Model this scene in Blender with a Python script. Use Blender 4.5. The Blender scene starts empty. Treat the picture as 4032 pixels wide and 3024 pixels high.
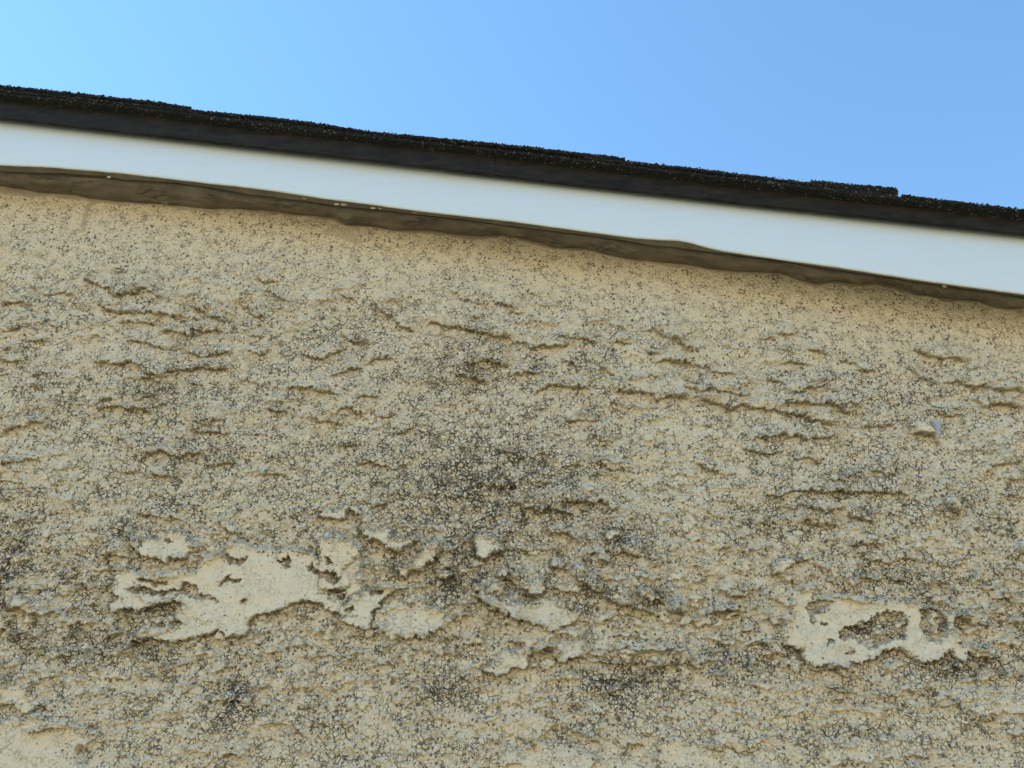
import bpy, bmesh, math, random
import numpy as np
from mathutils import Vector

# ------------------------------------------------------------------ camera
S = bpy.context.scene
HF = math.radians(55.0); PITCH = math.radians(30.0)
CAM = np.array([0.0, -0.80, 1.75])
TH = math.tan(HF / 2)
cd = bpy.data.cameras.new("camera"); cam = bpy.data.objects.new("camera", cd)
S.collection.objects.link(cam); S.camera = cam
cd.sensor_width = 36.0; cd.lens = 18.0 / TH; cd.clip_start = 0.02; cd.clip_end = 6000
cam.location = CAM; cam.rotation_euler = (math.pi / 2 + PITCH, 0, 0)

# ------------------------------------------------------------------ sky, sun, exposure
SUN_EL = math.radians(50); SUN_AZ = math.radians(-88)      # azimuth from +Y, negative = to the left
w = bpy.data.worlds.new("World"); S.world = w; w.use_nodes = True
nt = w.node_tree; bg = nt.nodes['Background']
sky = nt.nodes.new('ShaderNodeTexSky'); sky.sky_type = 'NISHITA'; sky.sun_disc = False
sky.sun_elevation = SUN_EL; sky.sun_rotation = SUN_AZ
sky.altitude = 0; sky.air_density = 1.0; sky.dust_density = 0.0; sky.ozone_density = 2.2
tint = nt.nodes.new('ShaderNodeVectorMath'); tint.operation = 'MULTIPLY'; tint.inputs[1].default_value = (0.85, 1.08, 1.07)
nt.links.new(sky.outputs[0], tint.inputs[0]); nt.links.new(tint.outputs[0], bg.inputs[0]); bg.inputs[1].default_value = 0.125
sd = bpy.data.lights.new("sun", 'SUN'); sd.energy = 5.0; sd.angle = math.radians(0.53)
sd.color = (1.0, 0.95, 0.87)
so = bpy.data.objects.new("sun", sd); S.collection.objects.link(so)
dirv = Vector((math.sin(SUN_AZ) * math.cos(SUN_EL), math.cos(SUN_AZ) * math.cos(SUN_EL), math.sin(SUN_EL)))
so.rotation_euler = dirv.to_track_quat('Z', 'Y').to_euler(); so.location = (-3, 6, 9)
S.view_settings.view_transform = 'Standard'; S.view_settings.look = 'None'
S.view_settings.gamma = 1.0; S.view_settings.exposure = 1.30
S.view_settings.use_curve_mapping = False

# ------------------------------------------------------------------ helpers
def px(u, v, y=0.0):
    """real point on the plane Y=y that is seen at photo pixel (u,v) of 4032x3024"""
    a = (u - 2016.0) / 2016.0 * TH; b = -(v - 1512.0) / 2016.0 * TH
    d = np.array([a, math.cos(PITCH) - b * math.sin(PITCH), math.sin(PITCH) + b * math.cos(PITCH)])
    t = (y - CAM[1]) / d[1]
    p = CAM + d * t
    return p[0], p[2]

def pl(pts, y=0.0):
    return np.array([px(u, v, y) for u, v in pts])

RIGHT_END, LEFT_END = 3.6, -4.2
def ext(line, slope=None):
    """extend a traced line both ways at the roof's slope"""
    s = slope if slope is not None else SLOPE
    x0, z0 = line[0]; x1, z1 = line[-1]
    return np.vstack([[[LEFT_END - 1, z0 + s * (LEFT_END - 1 - x0)]], line, [[RIGHT_END + 1, z1 + s * (RIGHT_END + 1 - x1)]]])

class Noise:
    def __init__(self, seed):
        r = np.random.RandomState(seed); self.n = 512
        a = r.rand(512, 512) * 2 * np.pi
        self.gx = np.cos(a).astype(np.float32); self.gy = np.sin(a).astype(np.float32)
    def __call__(self, x, y):
        x = np.asarray(x, np.float64) + 1000.37; y = np.asarray(y, np.float64) + 1000.71
        xi = np.floor(x).astype(np.int64); yi = np.floor(y).astype(np.int64)
        fx = (x - xi).astype(np.float32); fy = (y - yi).astype(np.float32)
        u = fx * fx * fx * (fx * (fx * 6 - 15) + 10); v = fy * fy * fy * (fy * (fy * 6 - 15) + 10)
        def g(i, j):
            a = (xi + i) % 512; b = (yi + j) % 512
            return self.gx[a, b] * (fx - i) + self.gy[a, b] * (fy - j)
        n00 = g(0, 0); n10 = g(1, 0); n01 = g(0, 1); n11 = g(1, 1)
        return ((n00 * (1 - u) + n10 * u) * (1 - v) + (n01 * (1 - u) + n11 * u) * v) * 1.5
def fbm(nz, x, y, o=4, g=0.5):
    s = 0; a = 1.0; t = 0
    for i in range(o):
        s = s + a * nz(x * 2 ** i + 17.3 * i, y * 2 ** i + 9.1 * i); t += a; a *= g
    return s / t
def worley(x, y, seed=5):
    r = np.random.RandomState(seed); ox = r.rand(512, 512).astype(np.float32); oy = r.rand(512, 512).astype(np.float32)
    xi = np.floor(x).astype(np.int64); yi = np.floor(y).astype(np.int64)
    f1 = np.full(x.shape, 9.0, np.float32); f2 = f1.copy()
    for i in (-1, 0, 1):
        for j in (-1, 0, 1):
            a = (xi + i) % 512; b = (yi + j) % 512
            d = np.hypot(xi + i + ox[a, b] - x, yi + j + oy[a, b] - y).astype(np.float32)
            f2 = np.minimum(f2, np.maximum(f1, d)); f1 = np.minimum(f1, d)
    return f1, f2
def sst(a, b, x):
    t = np.clip((x - a) / (b - a), 0, 1); return t * t * (3 - 2 * t)

def tag(o, label=None, cat=None, group=None, kind=None):
    if label: o["label"] = label
    if cat: o["category"] = cat
    if group: o["group"] = group
    if kind: o["kind"] = kind
    return o
def link(name, me, m=None, parent=None):
    o = bpy.data.objects.new(name, me); S.collection.objects.link(o)
    if m: me.materials.append(m)
    if parent: o.parent = parent
    return o
def grid_mesh(name, X, Y, Z, smooth=True):
    """arrays (rows, cols) to a quad mesh"""
    nr, nc = X.shape
    co = np.stack([X, Y, Z], -1).reshape(-1, 3).astype(np.float32)
    i = np.arange(nr - 1)[:, None] * nc + np.arange(nc - 1)[None, :]
    q = np.stack([i, i + 1, i + nc + 1, i + nc], -1).reshape(-1, 4).astype(np.int32)
    return raw_mesh(name, co, q, smooth)
def raw_mesh(name, co, q, smooth=False):
    me = bpy.data.meshes.new(name); n = len(q); k = q.shape[1]
    me.vertices.add(len(co)); me.vertices.foreach_set('co', np.asarray(co, np.float32).ravel())
    me.loops.add(n * k); me.loops.foreach_set('vertex_index', np.asarray(q, np.int32).ravel())
    me.polygons.add(n); me.polygons.foreach_set('loop_start', np.arange(0, n * k, k, dtype=np.int32))
    me.polygons.foreach_set('loop_total', np.full(n, k, np.int32))
    if smooth: me.polygons.foreach_set('use_smooth', np.ones(n, bool))
    me.update(calc_edges=True); me.validate()
    return me

# ------------------------------------------------------------------ materials
def mat(name):
    m = bpy.data.materials.new(name); m.use_nodes = True
    t = m.node_tree; return m, t, t.nodes['Principled BSDF']
class NB:
    def __init__(s, t): s.t = t
    def n(s, ty, **k):
        nd = s.t.nodes.new(ty)
        for a, v in k.items(): setattr(nd, a, v)
        return nd
    def l(s, a, b): s.t.links.new(a, b)
    def noise(s, vec, scale, detail=4, rough=0.55, dist=0.0):
        n = s.n('ShaderNodeTexNoise'); n.inputs['Scale'].default_value = scale
        n.inputs['Detail'].default_value = detail; n.inputs['Roughness'].default_value = rough
        n.inputs['Distortion'].default_value = dist; s.l(vec, n.inputs['Vector']); return n.outputs['Fac']
    def math(s, op, a, b=None, clamp=False):
        n = s.n('ShaderNodeMath', operation=op, use_clamp=clamp)
        for i, v in enumerate((a, b)):
            if v is None: continue
            if isinstance(v, (int, float)): n.inputs[i].default_value = v
            else: s.l(v, n.inputs[i])
        return n.outputs[0]
    def rng(s, v, a, b, c=0.0, d=1.0, smooth=True):
        n = s.n('ShaderNodeMapRange', interpolation_type='SMOOTHSTEP' if smooth else 'LINEAR')
        s.l(v, n.inputs[0])
        for i, k in enumerate((a, b, c, d)):
            if isinstance(k, (int, float)): n.inputs[i + 1].default_value = k
            else: s.l(k, n.inputs[i + 1])
        return n.outputs[0]
    def mix(s, f, a, b):
        n = s.n('ShaderNodeMix', data_type='RGBA')
        if isinstance(f, (int, float)): n.inputs[0].default_value = f
        else: s.l(f, n.inputs[0])
        for i, v in ((6, a), (7, b)):
            if isinstance(v, tuple): n.inputs[i].default_value = (*v, 1)
            else: s.l(v, n.inputs[i])
        return n.outputs[2]

def wall_material():
    m, t, b = mat("weathered_stucco"); N = NB(t)
    tc = N.n('ShaderNodeTexCoord').outputs['Object']
    at = N.n('ShaderNodeAttribute', attribute_name='wear_shade'); sep = N.n('ShaderNodeSeparateColor'); N.l(at.outputs['Color'], sep.inputs[0])
    stain, plate, warm = sep.outputs[0], sep.outputs[1], sep.outputs[2]
    crev_shade = at.outputs['Alpha']
    # paint: weathered beige film over a warmer ochre coat
    c = N.mix(N.rng(N.noise(tc, 14, 5, 0.6), 0.35, 0.68), (0.70, 0.60, 0.428), (0.71, 0.595, 0.415))
    c = N.mix(N.rng(N.noise(tc, 34, 5, 0.65), 0.5, 0.7, 0.0, 0.35), c, (0.66, 0.565, 0.405))
    c = N.mix(N.math('MULTIPLY', N.math('MULTIPLY', warm, 0.38), N.rng(N.noise(tc, 45, 4), 0.2, 0.65), True), c, (0.74, 0.60, 0.40))
    c = N.mix(N.math('MULTIPLY', plate, 0.3), c, (0.69, 0.59, 0.42))
    c = N.mix(N.rng(N.noise(tc, 300, 4, 0.65), 0.38, 0.72, 0.0, 0.12), c, (0.84, 0.73, 0.55))
    c = N.mix(N.rng(N.noise(tc, 520, 3, 0.6), 0.52, 0.66, 0.0, 0.14), c, (0.40, 0.33, 0.22))
    film = N.math('MULTIPLY', stain, N.rng(N.noise(tc, 90, 5, 0.7), 0.35, 0.68), True)
    c = N.mix(N.math('MULTIPLY', film, 0.08), c, (0.36, 0.335, 0.28))
    sm = N.n('ShaderNodeAttribute', attribute_name='smear').outputs['Fac']
    c = N.mix(N.math('MULTIPLY', sm, N.rng(N.noise(tc, 90, 4), .25, .6, .45, .9)), c, (0.40, 0.325, 0.225))
    # warped space for ragged pits and cracks
    def warp(sc, am):
        wv = N.n('ShaderNodeVectorMath', operation='MULTIPLY_ADD'); nc = N.n('ShaderNodeTexNoise'); nc.inputs['Scale'].default_value = sc; nc.inputs['Detail'].default_value = 3
        N.l(tc, nc.inputs['Vector']); N.l(nc.outputs['Color'], wv.inputs[0]); wv.inputs[1].default_value = (am,) * 3; N.l(tc, wv.inputs[2]); return wv.outputs[0]
    w1 = warp(380, 0.0034); w2 = warp(150, 0.0032)
    def cells(vec, sc, feat='F1'):
        v = N.n('ShaderNodeTexVoronoi', feature=feat); v.inputs['Scale'].default_value = sc; N.l(vec, v.inputs['Vector']); return v
    dens = N.rng(N.noise(tc, 38, 4, 0.6), 0.35, 0.65, 0.75, 1.35)
    dens = N.math('MULTIPLY', dens, N.math('SUBTRACT', 1.0, N.math('MULTIPLY', plate, 0.42)))
    pits = None
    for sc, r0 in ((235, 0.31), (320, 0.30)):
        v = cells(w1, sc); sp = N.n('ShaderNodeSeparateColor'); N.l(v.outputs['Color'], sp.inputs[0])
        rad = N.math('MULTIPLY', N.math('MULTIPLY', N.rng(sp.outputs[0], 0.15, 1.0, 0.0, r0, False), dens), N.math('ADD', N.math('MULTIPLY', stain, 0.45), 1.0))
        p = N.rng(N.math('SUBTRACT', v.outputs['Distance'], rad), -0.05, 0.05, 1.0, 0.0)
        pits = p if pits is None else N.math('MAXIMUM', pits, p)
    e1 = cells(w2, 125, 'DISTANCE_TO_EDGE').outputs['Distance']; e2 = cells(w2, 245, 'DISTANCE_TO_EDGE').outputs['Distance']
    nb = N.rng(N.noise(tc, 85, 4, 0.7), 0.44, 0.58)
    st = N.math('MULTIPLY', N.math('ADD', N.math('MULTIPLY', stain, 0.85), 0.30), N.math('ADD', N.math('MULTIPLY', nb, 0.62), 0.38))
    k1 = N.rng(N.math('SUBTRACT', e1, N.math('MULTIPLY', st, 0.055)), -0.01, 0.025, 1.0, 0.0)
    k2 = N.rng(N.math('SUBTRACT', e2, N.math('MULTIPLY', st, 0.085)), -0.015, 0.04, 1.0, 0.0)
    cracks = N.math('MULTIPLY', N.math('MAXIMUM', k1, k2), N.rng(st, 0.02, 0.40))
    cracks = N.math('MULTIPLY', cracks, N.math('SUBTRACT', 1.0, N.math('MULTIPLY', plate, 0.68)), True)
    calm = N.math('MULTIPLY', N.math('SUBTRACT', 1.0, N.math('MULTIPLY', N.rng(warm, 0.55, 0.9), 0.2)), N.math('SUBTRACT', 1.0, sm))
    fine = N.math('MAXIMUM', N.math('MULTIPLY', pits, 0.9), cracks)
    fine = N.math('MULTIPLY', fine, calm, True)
    deep = N.math('MAXIMUM', fine, N.math('MULTIPLY', crev_shade, N.rng(N.noise(tc, 260, 3, 0.6), 0.3, 0.55, 0.55, 1.0)))  # crack dirt, plus the shade line painted in beneath lips
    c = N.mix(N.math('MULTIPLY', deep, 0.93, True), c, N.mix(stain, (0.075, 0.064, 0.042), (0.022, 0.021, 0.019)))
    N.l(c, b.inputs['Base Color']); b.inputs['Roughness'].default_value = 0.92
    b.inputs['Specular IOR Level'].default_value = 0.2
    h = N.math('ADD', N.math('MULTIPLY', N.noise(tc, 330, 5, 0.7), 0.7), N.math('ADD', N.math('MULTIPLY', fine, -0.8), N.math('MULTIPLY', N.rng(e2, 0.0, 0.38), N.math('SUBTRACT', 0.42, N.math('MULTIPLY', plate, 0.36)))))
    bp = N.n('ShaderNodeBump'); bp.inputs['Strength'].default_value = 0.6; bp.inputs['Distance'].default_value = 0.0022
    N.l(h, bp.inputs['Height']); N.l(bp.outputs[0], b.inputs['Normal'])
    return m
def plain_stucco():
    m, t, b = mat("plain_stucco"); N = NB(t); tc = N.n('ShaderNodeTexCoord').outputs['Object']
    c = N.mix(N.noise(tc, 9, 6, 0.7), (0.40, 0.35, 0.25), (0.54, 0.46, 0.32)); N.l(c, b.inputs['Base Color']); b.inputs['Roughness'].default_value = 0.95
    bp = N.n('ShaderNodeBump'); bp.inputs['Distance'].default_value = 0.004; N.l(N.noise(tc, 80, 6, 0.7), bp.inputs['Height']); N.l(bp.outputs[0], b.inputs['Normal'])
    return m
def stretch(N, sx, sy, sz):
    tc = N.n('ShaderNodeTexCoord').outputs['Object']; mp = N.n('ShaderNodeMapping')
    mp.inputs['Scale'].default_value = (sx, sy, sz); mp.inputs['Rotation'].default_value = (0, math.radians(-7.5), 0)
    N.l(tc, mp.inputs[0]); return tc, mp.outputs[0]
def fascia_material():
    m, t, b = mat("white_satin_paint"); N = NB(t); tc, st = stretch(N, 1, 1, 9)
    c = N.mix(N.rng(N.noise(st, 18, 5, 0.6), 0.3, 0.75), (0.61, 0.675, 0.71), (0.59, 0.65, 0.68))
    c = N.mix(N.rng(N.noise(st, 55, 4, 0.6), 0.69, 0.76, 0, 0.4), c, (0.42, 0.38, 0.32))
    N.l(c, b.inputs['Base Color']); b.inputs['Roughness'].default_value = 0.42
    bp = N.n('ShaderNodeBump'); bp.inputs['Strength'].default_value = 0.25; bp.inputs['Distance'].default_value = 0.0006
    N.l(N.noise(st, 60, 5, 0.6), bp.inputs['Height']); N.l(bp.outputs[0], b.inputs['Normal'])
    return m
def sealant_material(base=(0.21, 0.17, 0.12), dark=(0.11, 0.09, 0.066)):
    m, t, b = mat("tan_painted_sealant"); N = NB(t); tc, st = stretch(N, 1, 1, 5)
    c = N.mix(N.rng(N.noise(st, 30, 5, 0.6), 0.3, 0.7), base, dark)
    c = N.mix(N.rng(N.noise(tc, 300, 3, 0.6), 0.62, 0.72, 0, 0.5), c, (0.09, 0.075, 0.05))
    N.l(c, b.inputs['Base Color']); b.inputs['Roughness'].default_value = 0.55
    bp = N.n('ShaderNodeBump'); bp.inputs['Strength'].default_value = 0.4; bp.inputs['Distance'].default_value = 0.001
    N.l(N.noise(tc, 250, 5, 0.65), bp.inputs['Height']); N.l(bp.outputs[0], b.inputs['Normal'])
    return m
def drip_material():
    m, t, b = mat("dark_bronze_metal"); N = NB(t); tc, st = stretch(N, 1, 1, 4)
    c = N.mix(N.rng(N.noise(st, 45, 6, 0.65), 0.3, 0.72), (0.008, 0.0068, 0.0052), (0.026, 0.0215, 0.016))
    c = N.mix(N.rng(N.noise(st, 170, 4, 0.6), 0.64, 0.74, 0, 0.6), c, (0.13, 0.105, 0.08))
    N.l(c, b.inputs['Base Color']); b.inputs['Roughness'].default_value = 0.7; b.inputs['Specular IOR Level'].default_value = .25; b.inputs['Metallic'].default_value = 0.0
    bp = N.n('ShaderNodeBump'); bp.inputs['Strength'].default_value = 0.5; bp.inputs['Distance'].default_value = 0.0008
    N.l(N.noise(tc, 260, 6, 0.7), bp.inputs['Height']); N.l(bp.outputs[0], b.inputs['Normal'])
    return m
def shingle_material():
    m, t, b = mat("asphalt_granules"); N = NB(t); tc = N.n('ShaderNodeTexCoord').outputs['Object']
    v = N.n('ShaderNodeTexVoronoi'); v.inputs['Scale'].default_value = 650; N.l(tc, v.inputs['Vector'])
    sp = N.n('ShaderNodeSeparateColor'); N.l(v.outputs['Color'], sp.inputs[0])
    c = N.mix(N.rng(sp.outputs[0], 0.5, 0.95), (0.005, 0.005, 0.006), (0.018, 0.022, 0.018))
    c = N.mix(N.rng(sp.outputs[1], 0.93, 0.97), c, (0.14, 0.12, 0.09))
    N.l(c, b.inputs['Base Color']); b.inputs['Roughness'].default_value = 0.9
    bp = N.n('ShaderNodeBump'); bp.inputs['Distance'].default_value = 0.001; N.l(v.outputs['Distance'], bp.inputs['Height']); N.l(bp.outputs[0], b.inputs['Normal'])
    return m
def simple(name, col, rough=0.8, sc=40, var=0.8):
    m, t, b = mat(name); N = NB(t); tc = N.n('ShaderNodeTexCoord').outputs['Object']
    c = N.mix(N.noise(tc, sc, 6, 0.6), tuple(k * var for k in col), col); N.l(c, b.inputs['Base Color']); b.inputs['Roughness'].default_value = rough
    return m

M_wall = wall_material(); M_plain = plain_stucco(); M_fascia = fascia_material(); M_seal = sealant_material()
M_drip = drip_material(); M_shing = shingle_material()
M_putty = simple("grey_putty", (0.42, 0.42, 0.43), 0.6, 500, 0.75)
M_flake = simple("pale_paint_flake", (0.50, 0.43, 0.30), 0.8, 500)
def ground_material():
    m, t, b = mat("ground_with_bounce_bank"); N = NB(t); tc = N.n('ShaderNodeTexCoord').outputs['Object']
    sp = N.n('ShaderNodeSeparateXYZ'); N.l(tc, sp.inputs[0])
    turf = N.mix(N.noise(tc, 6, 6, .7), (0.06, 0.065, 0.03), (0.11, 0.10, 0.055)); dry = N.mix(N.noise(tc, 3, 6, .7), (0.44, 0.36, 0.235), (0.62, 0.53, 0.37))  # dark near strip and pale added bank, toned for their bounce light
    k = N.rng(N.math('ADD', sp.outputs[1], N.math('MULTIPLY', N.noise(tc, .8, 4), 1.5)), -4.4, -3.4)
    N.l(N.mix(k, dry, turf), b.inputs['Base Color']); b.inputs['Roughness'].default_value = .95; return m
M_ground = ground_material()
M_wood = simple("roof_deck_wood", (0.20, 0.14, 0.09), 0.8, 20)

# ------------------------------------------------------------------ traced lines of the roof edge (photo pixels)
Fp = [(0,647),(199,656),(348,668),(497,682),(646,699),(796,717),(945,732),(1100,752),(1273,779),(1398,794),(1547,815),(1746,840),(1895,856),(2000,868),(2149,888),(2298,908),(2423,925),(2497,934),(2597,942),(2671,944),(2711,951),(2776,970),(2845,985),(2945,1001),(3099,1023),(3298,1050),(3497,1081),(3671,1107),(3845,1130),(4032,1156)]
Gp = [(0,676),(124,682),(249,685),(398,695),(497,710),(572,714),(696,722),(845,743),(1000,770),(1174,790),(1348,815),(1497,829),(1622,844),(1845,868),(2000,891),(2149,908),(2298,925),(2448,948),(2547,964),(2646,974),(2796,994),(2945,1012),(3099,1032),(3199,1050),(3447,1087),(3696,1124),(3845,1144),(4032,1170)]
Bp = [(0,727),(75,738),(149,755),(249,760),(298,765),(358,780),(447,786),(572,797),(646,797),(746,812),(845,820),(945,817),(1100,828),(1149,838),(1298,850),(1330,862),(1358,880),(1448,885),(1547,900),(1696,902),(1796,920),(1895,927),(1970,917),(2060,935),(2124,950),(2174,970),(2298,972),(2388,997),(2497,1017),(2597,1027),(2696,1035),(2796,1054),(2895,1064),(2995,1067),(3074,1070),(3149,1097),(3209,1115),(3288,1100),(3358,1112),(3447,1105),(3522,1122),(3606,1154),(3721,1169),(3845,1179),(3880,1192),(3934,1209),(3999,1211),(4032,1204)]
Dp = [(0,464),(1000,578),(2000,693),(2950,800),(4032,918)]
Lp = [(0,360),(497,410),(1000,475),(1497,532),(2050,592),(2497,647),(3100,719),(3397,757),(3646,781),(4032,826)]
YF, YG, YB, YD, YS = -0.048, -0.037, -0.003, -0.0585, -0.070
Dl = pl(Dp, YD); SLOPE = (Dl[-1, 1] - Dl[0, 1]) / (Dl[-1, 0] - Dl[0, 0])
F = ext(pl(Fp, YF)); G = ext(pl(Gp, YG)); B = ext(pl(Bp, YB)); D = ext(Dl)
L = ext(pl(Lp, YS))
li = lambda line, x: np.interp(x, line[:, 0], line[:, 1])

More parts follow.
